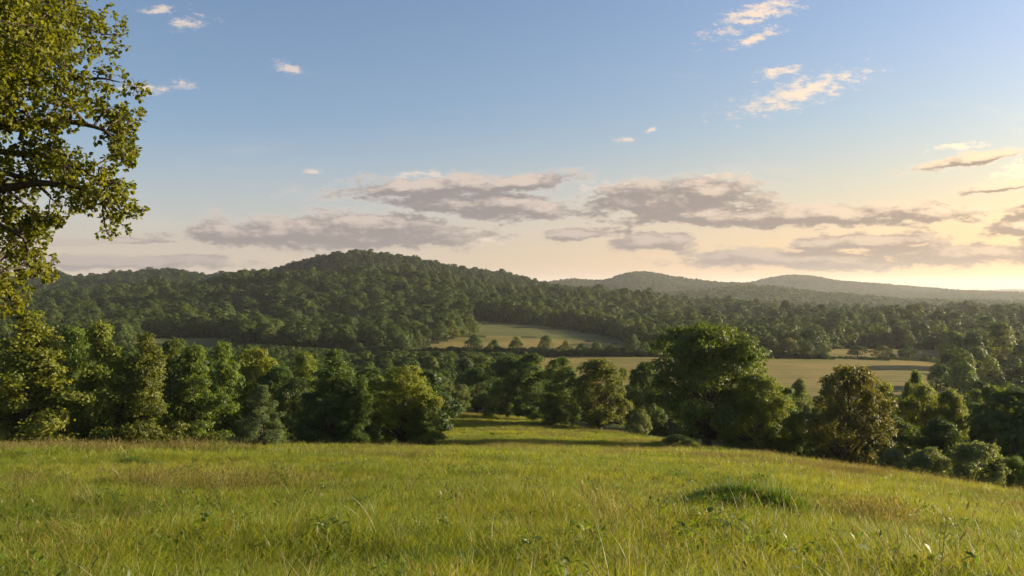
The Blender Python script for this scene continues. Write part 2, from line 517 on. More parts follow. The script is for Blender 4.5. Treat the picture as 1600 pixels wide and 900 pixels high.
def unit(v):
    return v / (np.linalg.norm(v, axis=-1, keepdims=True) + 1e-9)


def bez(p0, p1, p2, n):
    s = np.linspace(0, 1, n)[:, None]
    return (1 - s) ** 2 * p0 + 2 * s * (1 - s) * p1 + s * s * p2


def leaf_quads(P, N, L, W, rg, bend=0.12):
    n = len(P)
    t_ = rg.normal(size=(n, 3)); t_ -= (t_ * N).sum(1)[:, None] * N; t_ = unit(t_)
    b_ = np.cross(N, t_)
    L = np.broadcast_to(np.asarray(L), (n,))[:, None]; W = np.broadcast_to(np.asarray(W), (n,))[:, None]
    V = np.stack([P - t_ * L / 2, P + b_ * W / 2 + N * L * bend, P + t_ * L / 2, P - b_ * W / 2 + N * L * bend], 1).reshape(-1, 3)
    return V, np.arange(n * 4, dtype=np.int32).reshape(-1, 4)


def crown_leaves(rg, C, Rl, flat, per, size, spray=7, spread=0.22, outc=(0, 0, 5), core=0.55, jit=0.5, spike=0.0):
    """leaves in sprays on the shells of lobes; returns P, N, rnd"""
    wts = Rl ** 2; wts = wts / wts.sum()
    nsp = max(1, int(per / spray))
    li = rg.choice(len(C), nsp, p=wts)
    d = unit(rg.normal(size=(nsp, 3)) + np.array([0, 0, 0.25]))
    outward = unit(C[li] - np.array(outc))
    d = unit(d + outward * 0.45)
    rad = Rl[li] * (core + (1.08 - core) * rg.random(nsp) ** 0.5 + spike * rg.random(nsp) ** 3)
    SP = C[li] + d * rad[:, None] * np.array([1, 1, flat])
    P = np.repeat(SP, spray, 0) + rg.normal(size=(nsp * spray, 3)) * spread * np.array([1, 1, 0.7])
    D_ = np.repeat(d, spray, 0)
    N = unit(D_ * 0.95 + np.array([0, 0, 0.25]) + rg.normal(size=P.shape) * jit)
    lr = rg.random(len(C))[li]; sr = rg.random(nsp)
    rnd = np.clip(np.repeat(0.45 * lr + 0.3 * sr, spray) + 0.3 * rg.random(len(P)), 0, 1)
    return P, N, rnd


def make_tree(kind, seed, nleaf, lsize, mat=leaf_mat, spread=0.22, limbs=True, nl=None, sides=7):
    """returns (trunk mesh, crown mesh, height, width) for a 12 m tree of the given habit"""
    rg = np.random.default_rng(seed)
    H = 12.0
    if kind == 'round':
        n = nl or 125; z0, Rm = 1.5, 5.6
        tt = rg.random(n) ** 0.85
        env = Rm * np.sqrt(np.clip(1 - (np.abs(tt - 0.36) / 0.66) ** 2.2, 0.02, 1))
        Rl = rg.uniform(0.55, 1.2, n); flat = 0.7
    elif kind == 'spread':
        n = nl or 150; z0, Rm = 1.7, 6.0
        tt = rg.random(n) ** 0.8
        env = Rm * np.sqrt(np.clip(1 - (np.abs(tt - 0.44) / 0.61) ** 2.2, 0.02, 1))
        Rl = rg.uniform(0.6, 1.2, n); flat = 0.62
    elif kind == 'oval':
        n = nl or 105; z0, Rm = 1.3, 4.0
        tt = rg.random(n)
        env = Rm * np.sqrt(np.clip(1 - (np.abs(tt - 0.38) / 0.66) ** 2.0, 0.02, 1))
        Rl = rg.uniform(0.5, 1.05, n); flat = 0.75
    elif kind == 'layer':
        n = nl or 92; z0, Rm = 0.9, 4.3
        tt = rg.random(n) ** 1.25
        env = Rm * (1 - tt) ** 0.62 * (0.82 + 0.18 * np.clip(tt * 6, 0, 1)) + 0.15
        Rl = rg.uniform(0.6, 1.15, n) * (1.05 - 0.35 * tt); flat = 0.55
    elif kind == 'conifer':
        n = nl or 110; z0, Rm = 0.5, 4.2
        tt = rg.random(n) ** 1.3
        env = Rm * (1 - tt) ** 0.8 + 0.1
        Rl = rg.uniform(0.45, 0.8, n) * (1.05 - 0.5 * tt); flat = 0.6
    else:   # shrub
        n = nl or 84; z0, Rm = 0.6, 7.5
        tt = rg.random(n)
        env = Rm * np.sqrt(np.clip(1 - (np.abs(tt - 0.25) / 0.78) ** 2.0, 0.02, 1))
        Rl = rg.uniform(0.8, 1.7, n); flat = 0.9
    ang = rg.random(n) * 2 * np.pi
    lob = 1 + 0.20 * np.sin(ang * 3 + seed) + 0.13 * np.sin(ang * 5 + seed * 2.1) + 0.16 * np.sin(tt * 9 + ang * 2) + rg.normal(size=n) * 0.06
    q = rg.uniform(0.25, 1.0, n) ** 0.55
    rr = np.maximum(env * lob * q - Rl * 0.5, 0)
    zz = z0 + tt * (H - z0 - Rl * flat * 0.8)
    bent = rg.normal(size=2) * 0.35
    cx = rr * np.cos(ang) + bent[0] * (zz / H) ** 2; cyy = rr * np.sin(ang) + bent[1] * (zz / H) ** 2
    if kind in ('layer', 'conifer'):
        zz = zz - rr * 0.10 + (0.12 * rr if kind == 'conifer' else 0)
        zz = np.maximum(zz, z0 * 0.8)
    C = np.stack([cx, cyy, zz], 1)
    # a leader at the very top
    C[0] = (bent[0], bent[1], H - Rl[0] * flat * 0.9)
    P, N, rnd = crown_leaves(rg, C, Rl, flat, nleaf, lsize, spread=spread, outc=(0, 0, H * 0.4), spike=0.30)
    keep = P[:, 2] > 0.15
    P, N, rnd = P[keep], N[keep], rnd[keep]
    s = lsize * rg.uniform(0.7, 1.3, len(P))
    V, Fq = leaf_quads(P, N, s, s * (0.62 if kind != 'conifer' else 0.42), rg)
    crown = mesh_np(kind + '_crown', V, Fq, mat, False, {'rnd': ('FACE', rnd)})
    # trunk and limbs
    G = Geo()
    topz = H * (0.80 if kind in ('round', 'oval', 'spread') else 0.95)
    zs = np.linspace(-0.6, topz, 12)
    wob = np.stack([np.sin(zs * 0.9 + seed) * 0.10 + bent[0] * (zs / H) ** 2, np.cos(zs * 0.7 + seed * 3) * 0.10 + bent[1] * (zs / H) ** 2, zs], 1)
    r0 = {'round': 0.36, 'spread': 0.42, 'oval': 0.26, 'layer': 0.24, 'conifer': 0.2, 'shrub': 0.16}[kind]
    rad = r0 * (1 - 0.9 * np.clip(zs / topz, 0, 1) ** 0.9) * (1 + 0.7 * np.exp(-np.maximum(zs, 0) * 1.6))
    G.add(*tube(wob, rad, sides))
    if limbs:
        for k in range(n):
            d = math.hypot(C[k, 0], C[k, 1])
            zb = max(0.9 if kind != 'shrub' else 0.15, C[k, 2] - d * (0.75 if kind in ('round', 'oval', 'spread') else 0.25) - 0.6)
            zb = min(zb, topz * 0.93)
            base = np.array([np.interp(zb, zs, wob[:, 0]), np.interp(zb, zs, wob[:, 1]), zb])
            mid = (base + C[k]) / 2 + np.array([0, 0, 0.35 * (1 if kind in ('round', 'oval', 'spread') else -0.3)]) + rg.normal(size=3) * 0.2
            rb = np.interp(zb, zs, rad) * rg.uniform(0.3, 0.5)
            G.add(*tube(bez(base, mid, C[k], 6), np.linspace(rb, 0.02, 6), 5))
    trunk = G.mesh(kind + '_trunk', bark_mat)
    wdt = (np.percentile(np.hypot(P[:, 0], P[:, 1]), 97)) * 2
    return trunk, crown, np.percentile(P[:, 2], 99.8), wdt


def forest_tree(seed, n, nleaf, lsize, mat=forest_mat, oval=False):
    """dense tree of a closed wood: a few big lobes with leaves on their shells, short trunk"""
    rg = np.random.default_rng(seed)
    H = 12.0
    tt = rg.random(n)
    env = (4.1 if oval else 5.2) * np.sqrt(np.clip(1 - (np.abs(tt - 0.25) / 0.80) ** 2.0, 0.03, 1))
    Rl = rg.uniform(1.3, 2.3, n)
    a = rg.random(n) * 6.283
    rr = np.maximum(env * rg.uniform(0.3, 1.05, n) ** 0.5 - Rl * 0.55, 0)
    zz = 2.6 + tt * (H - 2.6 - Rl * 0.8)
    C = np.stack([rr * np.cos(a), rr * np.sin(a), zz], 1)
    C[0] = (0, 0, H - 1.9); Rl[0] = 2.0
    C[1] = (0, 0, 6.0); Rl[1] = 4.0
    P, N, rnd = crown_leaves(rg, C, Rl, 0.85, nleaf, lsize, spray=4, spread=lsize * 0.3, outc=(0, 0, 4), core=0.8, jit=0.34)
    s_ = lsize * rg.uniform(0.7, 1.3, len(P))
    V, Fq = leaf_quads(P, N, s_, s_ * 0.7, rg)
    crown = mesh_np('forest_crown', V, Fq, mat, False, {'rnd': ('FACE', rnd)})
    G = Geo()
    zs = np.linspace(-1.0, 8, 6)
    G.add(*tube(np.stack([zs * 0, zs * 0, zs], 1), np.linspace(0.35, 0.08, 6), 5))
    return G.mesh('forest_trunk', bark_mat), crown, np.percentile(P[:, 2], 99.8), np.percentile(np.hypot(P[:, 0], P[:, 1]), 97) * 2


PROTO = {
    'spread': [make_tree('spread', 3, 36000, 0.29)],
    'round': [make_tree('round', 3, 28000, 0.30), make_tree('round', 14, 26000, 0.31), make_tree('round', 27, 24000, 0.31)],
    'oval': [make_tree('oval', 5, 24000, 0.28), make_tree('oval', 16, 24000, 0.28)],
    'layer': [make_tree('layer', 8, 26000, 0.27), make_tree('layer', 19, 26000, 0.27), make_tree('layer', 33, 24000, 0.28)],
    'conifer': [make_tree('conifer', 11, 26000, 0.27), make_tree('conifer', 21, 24000, 0.27)],
    'shrub': [make_tree('shrub', 12, 14000, 0.55, spread=0.4), make_tree('shrub', 24, 14000, 0.55, spread=0.4)],
    # smaller meshes for the valley floor
    'round_small': [forest_tree(90 + q, 15 + q, 5200, 0.52, leaf_mat) for q in range(4)],
    'oval_small': [forest_tree(95 + q, 14 + q, 5000, 0.50, leaf_mat, True) for q in range(2)],
    'layer_small': [make_tree('layer', 46, 4800, 0.52, spread=0.3, nl=50, sides=5)],
    'dense_small': [],
    'shrub_small': [make_tree('shrub', 47, 3000, 1.1, spread=0.6, nl=30, sides=5)],
}
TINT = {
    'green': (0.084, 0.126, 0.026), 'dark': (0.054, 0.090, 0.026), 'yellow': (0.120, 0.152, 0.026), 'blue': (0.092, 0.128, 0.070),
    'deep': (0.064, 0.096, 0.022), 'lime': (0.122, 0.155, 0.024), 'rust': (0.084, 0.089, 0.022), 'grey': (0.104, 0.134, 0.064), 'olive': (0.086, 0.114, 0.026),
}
prng = np.random.default_rng(99)


def plant(name, proto, px, D, top, width, tint, label, cat='tree', group=None, variant=None):
    lst = PROTO[proto]
    tr, cr, h, wd = lst[variant if variant is not None else prng.integers(len(lst))]
    x = (px - 800) / F * D
    zb = float(ground(x, D))
    H = ZC - (top - 450) / F * D - zb
    W = width / F * D
    e = link(bpy.data.objects.new(name, None))
    e.empty_display_size = 0.5
    e.location = (x, D, zb)
    e.rotation_euler = (0, 0, prng.random() * 6.283)
    e.scale = (W / wd, W / wd, H / h)
    tagit(e, label, cat, group)
    k = prng.uniform(0.88, 1.14)
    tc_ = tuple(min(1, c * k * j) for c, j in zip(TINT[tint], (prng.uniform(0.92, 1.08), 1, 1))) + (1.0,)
    for nm, me in (('trunk', tr), ('crown', cr)):
        o = link(bpy.data.objects.new(nm, me)); o.parent = e
        if nm == 'crown':
            o.color = tc_
    return e


# ---- the row of trees at the left edge of the meadow
GA = 'trees along the far edge of the meadow'
NEAR = [
    # name, habit, px, depth, top, width, tint, label
    ('broadleaf_tree', 'layer', 40, 78, 489, 190, 'yellow', 'broad sunlit yellow-green tree at the left end of the meadow edge row'),
    ('broadleaf_tree', 'layer', 160, 80, 507, 128, 'yellow', 'pyramid-shaped yellow-green tree, second from the left in the meadow edge row'),
    ('broadleaf_tree', 'layer', 225, 81, 524, 115, 'olive', 'olive-green pointed tree, third from the left in the meadow edge row'),
    ('broadleaf_tree', 'layer', 302, 84, 541, 110, 'green', 'darker green tree, fourth from the left in the meadow edge row'),
    ('broadleaf_tree', 'oval', 112, 96, 512, 90, 'green', 'green crown peeping up between the two leftmost sunlit trees'),
    ('broadleaf_tree', 'round', 272, 100, 531, 90, 'olive', 'pale olive crown behind the third and fourth trees of the meadow edge row'),
    ('broadleaf_tree', 'layer', 350, 92, 537, 92, 'green', 'dark green tree rising behind the left shoulder of the small spruce'),
    ('broadleaf_tree', 'round', 402, 104, 546, 95, 'lime', 'bright yellow-green crown directly above the small spruce'),
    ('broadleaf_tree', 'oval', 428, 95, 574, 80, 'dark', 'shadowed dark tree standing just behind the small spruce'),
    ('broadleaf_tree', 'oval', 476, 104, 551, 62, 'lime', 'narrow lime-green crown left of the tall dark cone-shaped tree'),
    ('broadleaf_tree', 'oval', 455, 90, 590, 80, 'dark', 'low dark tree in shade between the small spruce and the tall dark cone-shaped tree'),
    ('spruce_tree', 'conifer', 408, 72, 603, 92, 'blue', 'small blue-green pyramid spruce standing alone at the meadow edge'),
    ('conical_tree', 'layer', 520, 80, 549, 128, 'dark', 'tall dark cone-shaped tree in the middle of the meadow edge row'),
    ('conical_tree', 'conifer', 566, 78, 592, 86, 'dark', 'shorter dark pointed tree against the tall dark cone-shaped tree'),
    ('broadleaf_tree', 'round', 632, 82, 573, 122, 'yellow', 'rounded yellow-green tree at the right end of the meadow edge row'),
    ('broadleaf_tree', 'layer', 664, 80, 616, 62, 'green', 'low green tree on the outer flank of the rounded yellow-green end tree'),
    ('broadleaf_tree', 'layer', 590, 96, 590, 70, 'green', 'green crown showing between the dark cone trees and the rounded end tree'),
    # ---- wood at the bottom of the meadow, middle
    ('broadleaf_tree', 'oval', 688, 150, 590, 55, 'grey', 'small grey-green tree at the foot of the sloping meadow, left of its pair'),
    ('broadleaf_tree', 'oval', 714, 156, 601, 44, 'grey', 'small grey-green tree at the foot of the sloping meadow, right of its pair'),
    ('broadleaf_tree', 'round', 745, 165, 574, 70, 'dark', 'dark rounded tree at the head of the sloping meadow, beside the grey-green pair'),
    ('broadleaf_tree', 'oval', 792, 148, 557, 78, 'dark', 'tall dark tree at the left end of the group behind the sloping meadow'),
    ('broadleaf_tree', 'oval', 832, 144, 554, 78, 'dark', 'tall dark tree, second in the group behind the sloping meadow'),
    ('broadleaf_tree', 'oval', 880, 134, 560, 74, 'green', 'tall green tree, third in the group behind the sloping meadow'),
    ('broadleaf_tree', 'round', 938, 124, 562, 102, 'olive', 'broad olive-green tree with visible trunk at the right end of the sloping meadow group'),
    ('broadleaf_tree', 'oval', 860, 128, 615, 60, 'green', 'low green tree in front of the tall trees behind the sloping meadow'),
    ('broadleaf_tree', 'oval', 1003, 132, 566, 62, 'dark', 'dark narrow tree in the gap left of the big spreading tree'),
    ('shrub', 'shrub', 1000, 116, 640, 40, 'grey', 'dusky bush at the foot of the dark narrow tree', 'shrub'),
    # ---- big tree and neighbours
    ('spreading_tree', 'spread', 1106, 92, 508, 194, 'deep', 'biggest spreading tree with dark trunk and limbs at the edge of the meadow', 'tree', 0),
    ('broadleaf_tree', 'round', 1186, 88, 585, 118, 'yellow', 'yellow-green tree leaning against the right side of the big spreading tree', 'tree', 1),
    ('broadleaf_tree', 'layer', 1232, 88, 607, 70, 'green', 'slender green tree between the big spreading tree and the rust-tinged tree'),
    ('broadleaf_tree', 'oval', 1252, 118, 592, 50, 'grey', 'pale hazy crown behind the gap before the rust-tinged tree'),
    ('shrub', 'shrub', 1060, 94, 680, 60, 'dark', 'low dark bush at the left foot of the big spreading tree', 'shrub'),
    ('shrub', 'shrub', 1150, 89, 676, 50, 'olive', 'low bush between the trunks under the big spreading tree', 'shrub'),
    ('broadleaf_tree', 'round', 1325, 80, 573, 136, 'rust', 'rust-tinged round tree with dark trunk standing alone right of the big tree', 'tree', 2),
    ('broadleaf_tree', 'oval', 1385, 104, 598, 76, 'lime', 'sunlit lime tree just behind the right side of the rust-tinged tree'),
    ('broadleaf_tree', 'oval', 1428, 112, 580, 40, 'green', 'small round crown poking above the sunlit lime trees'),
    ('broadleaf_tree', 'round', 1440, 102, 602, 84, 'lime', 'sunlit lime tree behind the bushes, second from the rust-tinged tree'),
    ('broadleaf_tree', 'round', 1487, 98, 610, 66, 'yellow', 'yellow-green umbrella-shaped tree behind the bushes'),
    ('broadleaf_tree', 'oval', 1552, 92, 604, 88, 'olive', 'tall olive tree behind the largest grey-green bush'),
    ('broadleaf_tree', 'oval', 1600, 84, 616, 74, 'olive', 'olive tree cut by the right picture edge above the bushes'),
    ('broadleaf_tree', 'oval', 1290, 112, 628, 60, 'green', 'green tree half hidden behind the left side of the rust-tinged tree'),
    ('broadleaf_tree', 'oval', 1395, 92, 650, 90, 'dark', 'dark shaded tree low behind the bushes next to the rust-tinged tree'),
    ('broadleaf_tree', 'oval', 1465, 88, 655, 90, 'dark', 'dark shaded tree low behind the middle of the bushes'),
    ('shrub', 'shrub', 1395, 69, 702, 62, 'grey', 'grey-green bush beside the rust-tinged tree', 'shrub'),
    ('shrub', 'shrub', 1450, 64, 700, 82, 'grey', 'spiky grey-green bush, middle one at the meadow edge', 'shrub'),
    ('shrub', 'shrub', 1525, 61, 692, 118, 'grey', 'largest grey-green bush at the right-hand meadow edge', 'shrub'),
    ('shrub', 'shrub', 1590, 61, 714, 64, 'green', 'green bush cut by the right picture edge', 'shrub'),
]
for e in NEAR:
    name, pr, px, D, top, wd, ti, lab = e[:8]
    plant(name, pr, px, D, top, wd, ti, lab, e[8] if len(e) > 8 else 'tree', GA if name != 'shrub' else 'bushes along the meadow edge', e[9] if len(e) > 9 else None)

# ---- hedgerow between the hay fields
ORD = ['first', 'second', 'third', 'fourth', 'fifth', 'sixth', 'seventh', 'eighth', 'ninth', 'tenth', 'eleventh', 'twelfth', 'thirteenth', 'fourteenth', 'fifteenth', 'sixteenth', 'seventeenth', 'eighteenth', 'nineteenth', 'twentieth']
HEDGE = [(560, 536, 26), (585, 540, 22), (607, 531, 24), (628, 522, 30), (665, 541, 22), (705, 541, 26), (741, 523, 30), (772, 531, 24), (806, 526, 26), (832, 542, 20), (854, 524, 28),
         (884, 532, 24), (909, 537, 20), (932, 534, 22), (957, 538, 24), (986, 521, 30), (1008, 534, 26)]
for k, (px, top, wd) in enumerate(HEDGE):
    plant('hedgerow_tree', 'round_small' if k % 3 else 'oval_small', px, 406 + (k * 7 % 5), top, wd, ['dark', 'green', 'olive'][k % 3],
          f'{ORD[k]} tree from the left in the hedgerow between the two hay fields', 'tree', 'trees in the hedgerow between the hay fields')
RH = [(1205, 531, 30), (1232, 528, 34), (1262, 532, 30), (1288, 536, 20), (1340, 540, 36), (1379, 540, 34), (1420, 540, 32), (1456, 556, 10)]
RL = ['shaggy tree just beyond the big spreading tree along the far edge of the hay field', 'wide dark tree, second along the far edge of the hay field',
      'tall dark tree, third along the far edge of the hay field', 'small round tree ending the dark clump at the far edge of the hay field',
      'lone round tree left of the three on the far edge of the hay field', 'round tree in the middle of the three on the far edge of the hay field',
      'round tree right of the three on the far edge of the hay field', 'tiny round bush at the far right corner of the hay field']
for k, (px, top, wd) in enumerate(RH):
    plant('field_tree', 'round_small', px, 408 + k, top, wd, ['dark', 'olive'][k % 2], RL[k], 'tree' if k < 7 else 'shrub', 'trees on the far edge of the hay field')
# ---- copse on the right of the hay field
CP = [(1478, 300, 552, 44), (1500, 290, 545, 50), (1528, 300, 543, 56), (1470, 270, 570, 40), (1505, 262, 566, 56), (1548, 268, 562, 60), (1590, 272, 568, 56), (1625, 270, 560, 60),
      (1560, 380, 505, 66), (1520, 372, 520, 46), (1490, 380, 518, 46), (1600, 360, 530, 50), (1530, 222, 596, 50), (1575, 215, 598, 56), (1620, 215, 600, 56)]
CL = ['dark tree at the upper left tip of the copse beside the hay field', 'dark domed tree, second along the copse beside the hay field', 'wide domed tree in the middle of the copse beside the hay field',
      'low tree at the lower left corner of the copse beside the hay field', 'low bushy tree in front of the domed trees of the copse', 'low wide tree at the front middle of the copse',
      'low wide tree at the front of the copse near the right picture edge', 'low tree of the copse cut by the right picture edge', 'tallest domed tree rising behind the copse', 'tree on the left shoulder of the tallest domed tree',
      'hazy rounded tree left of the tallest domed tree behind the copse', 'hazy tree right of the tallest domed tree', 'small tree in the dip between copse and meadow trees', 'rounded tree in the dip below the copse near the right edge',
      'rounded tree below the copse cut by the right picture edge']
for k, (px, D, top, wd) in enumerate(CP):
    plant('copse_tree', 'round_small', px, D, top, wd, ['dark', 'green', 'olive'][k % 3], CL[k], 'tree', 'trees of the copse beside the hay field')
# ---- dark wood between the left row and the hay fields
k = 0
for px, D, top, wd in [(545, 250, 567, 42), (575, 240, 565, 46), (605, 235, 561, 44), (640, 230, 559, 50), (672, 225, 557, 46), (700, 222, 556, 48), (728, 218, 560, 44), (752, 216, 570, 36),
                       (560, 205, 585, 48), (600, 200, 583, 50), (645, 196, 580, 50), (690, 192, 578, 46), (725, 190, 583, 44), (768, 200, 580, 40)]:
    plant('wood_tree', ['round_small', 'oval_small', 'round_small'][k % 3], px, D, top, wd, ['dark', 'green', 'dark'][k % 3],
          (f'{ORD[k]} dark rounded tree from the left, top row of the wood below the hedgerow' if k < 8 else f'{ORD[k - 8]} dark rounded tree from the left, lower row of the wood below the hedgerow'),
          'tree', 'trees of the dark wood in the middle' if k < 8 else 'lower trees of the dark wood in the middle')
    k += 1
# ---- front edge of the hillside wood
EDGE = []
erg = np.random.default_rng(5)
for px in np.arange(360, 735, 17.0):
    D = np.interp(px, [360, 480, 600, 690, 730], [462, 470, 462, 488, 520]) + erg.uniform(-5, 8)
    EDGE.append((px + erg.uniform(-4, 4), D, 'dark rounded tree in the front edge of the hillside wood above the stubble field', 'front edge of the hillside wood'))
for px in np.arange(728, 1010, 14.0):
    D = np.interp(px, [728, 800, 900, 960, 1010], [648, 640, 606, 556, 505]) + erg.uniform(0, 10)
    EDGE.append((px + erg.uniform(-3, 3), D, 'shaded tree in the long tree line along the top of the pale pasture', 'tree line along the top of the pasture'))
for k, px in enumerate(np.arange(200, 372, 15.0)):
    EDGE.append((px + erg.uniform(-3, 3), 532 + erg.uniform(-4, 8), f'{ORD[k]} shaded tree from the left in the line behind the small valley pasture', 'tree line behind the small valley pasture'))
for px in np.arange(1280, 1480, 15.0):
    EDGE.append((px + erg.uniform(-3, 3), 512 + erg.uniform(-6, 10), 'hazy tree behind the far strip of hay field beyond the three round trees', 'trees behind the far strip of hay field'))
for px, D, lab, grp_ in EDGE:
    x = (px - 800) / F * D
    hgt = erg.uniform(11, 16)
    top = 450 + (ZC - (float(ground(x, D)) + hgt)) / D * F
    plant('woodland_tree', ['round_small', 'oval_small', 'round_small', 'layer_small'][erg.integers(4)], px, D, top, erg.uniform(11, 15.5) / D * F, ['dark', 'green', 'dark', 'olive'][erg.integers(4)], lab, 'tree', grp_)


# ------------------------------------------------------------------ scattering helper (geometry nodes)
def scatter(name, pts, rot, scl, idx, protos, label, cat):
    coll = bpy.data.collections.new(name + '_pieces')
    for k, (me) in enumerate(protos):
        o = bpy.data.objects.new(f'{name}_{k:02d}', me)
        coll.objects.link(o)
    me = bpy.data.meshes.new(name)
    n = len(pts)
    me.vertices.add(n); me.vertices.foreach_set('co', np.asarray(pts, np.float32).ravel())
    a = me.attributes.new('rot', 'FLOAT_VECTOR', 'POINT'); a.data.foreach_set('vector', np.asarray(rot, np.float32).ravel())
    a = me.attributes.new('scl', 'FLOAT_VECTOR', 'POINT'); a.data.foreach_set('vector', np.asarray(scl, np.float32).ravel())
    a = me.attributes.new('idx', 'INT', 'POINT'); a.data.foreach_set('value', np.asarray(idx, np.int32))
    me.update()
    ob = link(bpy.data.objects.new(name, me))
    ng = bpy.data.node_groups.new(name, 'GeometryNodeTree')
    ng.interface.new_socket('Geometry', in_out='INPUT', socket_type='NodeSocketGeometry')
    ng.interface.new_socket('Geometry', in_out='OUTPUT', socket_type='NodeSocketGeometry')
    t = NT(ng)
    gi = t.add('NodeGroupInput'); go = t.add('NodeGroupOutput')
    ci = t.add('GeometryNodeCollectionInfo', {'Collection': coll, 'Separate Children': True, 'Reset Children': True})
    ar = t.add('GeometryNodeInputNamedAttribute', {'Name': 'rot'}, data_type='FLOAT_VECTOR')
    asc = t.add('GeometryNodeInputNamedAttribute', {'Name': 'scl'}, data_type='FLOAT_VECTOR')
    ai = t.add('GeometryNodeInputNamedAttribute', {'Name': 'idx'}, data_type='INT')

    def out(nd):
        return [s for s in nd.outputs if s.enabled and s.name == 'Attribute'][0]
    ip = t.add('GeometryNodeInstanceOnPoints', {'Points': gi.outputs[0], 'Instance': ci.outputs[0], 'Pick Instance': True,
                                                'Instance Index': out(ai), 'Rotation': out(ar), 'Scale': out(asc)})
    t.put(go.inputs[0], ip.outputs[0])
    md = ob.modifiers.new('scatter', 'NODES'); md.node_group = ng
    return tagit(ob, label, cat, kind='stuff')


# ------------------------------------------------------------------ forests (too many to count)
def merged(proto, lm=None):
    """trunk + crown joined into one mesh for scattering"""
    tr, cr = proto[0], proto[1]
    va = np.empty(len(tr.vertices) * 3, np.float32); tr.vertices.foreach_get('co', va)
    vb = np.empty(len(cr.vertices) * 3, np.float32); cr.vertices.foreach_get('co', vb)
    fa = np.empty(len(tr.loops), np.int32); tr.loops.foreach_get('vertex_index', fa)
    fb_ = np.empty(len(cr.loops), np.int32); cr.loops.foreach_get('vertex_index', fb_)
    ra = np.zeros(len(fa) // 4); rb = np.empty(len(fb_) // 4, np.float32); cr.attributes['rnd'].data.foreach_get('value', rb)
    me = mesh_np('forest_tree', np.vstack([va.reshape(-1, 3), vb.reshape(-1, 3)]), np.vstack([fa.reshape(-1, 4), fb_.reshape(-1, 4) + len(va) // 3]),
                 [bark_mat, lm or forest_mat], False, {'rnd': ('FACE', np.concatenate([ra, rb]))})
    me.polygons.foreach_set('material_index', np.concatenate([np.zeros(len(ra), np.int32), np.ones(len(rb), np.int32)]))
    return me




FM = [merged(forest_tree(70 + i, 13 + i, 3400, 0.62)) for i in range(5)] + [merged(PROTO['layer_small'][0])]
FF = [merged(forest_tree(80 + i, 9, 520, 1.5)) for i in range(4)]
frg = np.random.default_rng(17)


def forest_points(d0, d1, p0, p1, spacing):
    """jittered polar-ish grid of points in world metres"""
    out = []
    x0, x1 = (p0 - 800) / F, (p1 - 800) / F
    y = d0
    while y < d1:
        xs = np.arange(x0 * y, x1 * y, spacing)
        out.append(np.stack([xs + frg.uniform(-.42, .42, len(xs)) * spacing, y + frg.uniform(-.42, .42, len(xs)) * spacing], 1))
        y += spacing * 0.92
    return np.vstack(out)


placed = np.array([o.location[:2] for o in scene.objects if o.get('category') == 'tree'])


def clean(p, gap):
    px, D = to_pd(p[:, 0], p[:, 1])
    ok = ~meadow_mask(px, D / 1.06)
    for nm, (poly, _) in FIELDS.items():
        for s in (0.985, 1.015):
            ok &= ~in_poly(px, D * s, poly)
        ok &= ~in_poly(px - 5, D, poly) & ~in_poly(px + 5, D, poly)
    p = p[ok]
    d = ((p[:, None, :] - placed[None]) ** 2).sum(-1).min(1) if len(p) < 9000 else np.full(len(p), 1e9)
    return p[d > gap * gap]


def forest(name, p, protos, hmin, hmax, label, vary=0.5, big=0.2):
    n = len(p)
    hh = (frg.uniform(hmin, hmax, n) + (frg.random(n) < big) * frg.uniform(2, 6, n)) * (1 + vary * vnoise(p[:, 0] / 40, p[:, 1] / 40, 9))
    ww = hh * frg.uniform(1.0, 1.4, n)
    z = ground(p[:, 0], p[:, 1]) - 0.3
    rot = np.stack([np.zeros(n), np.zeros(n), frg.uniform(0, 6.283, n)], 1)
    scl = np.stack([ww / 12, ww / 12, hh / 12], 1)
    return scatter(name, np.column_stack([p, z]), rot, scl, frg.integers(0, len(protos), n), protos, label, 'forest')


pv = np.vstack([clean(forest_points(88, 560, -500, 2100, 8.2), 5.0), clean(forest_points(66, 87, 1625, 2200, 6.5), 5.0)])
qx, qd = to_pd(pv[:, 0], pv[:, 1])
# keep the trees of the near valley low enough to leave the fields in view
low = (qd < 400) & (qx > 760)
keepv = ~((qd < 275) & (qx > 830) & (qx < 1600) & (frg.random(len(pv)) < 0.25))
keepv |= (qd < 87)
keepv &= ~((qx > 690) & (qx < 1250) & (qd < 135))
pv = pv[keepv]; qx = qx[keepv]; qd = qd[keepv]


def cap_height(p, lim_py, hmin, hmax):
    z = ground(p[:, 0], p[:, 1])
    D = to_pd(p[:, 0], p[:, 1])[1]
    return np.clip((ZC - (lim_py - 450) / F * D) - z, 0.0, hmax)


lim = np.interp(qx, [-500, 0, 200, 420, 560, 700, 760, 850, 950, 1020, 1100, 1250, 1330, 1420, 1500, 1600, 2100],
                [520, 520, 542, 560, 572, 578, 585, 592, 600, 600, 600, 612, 625, 615, 612, 600, 590])
sel_near = qd < 275
hcap = cap_height(pv, lim, 4, 13)
hcap = np.where(sel_near, hcap, 13.0)
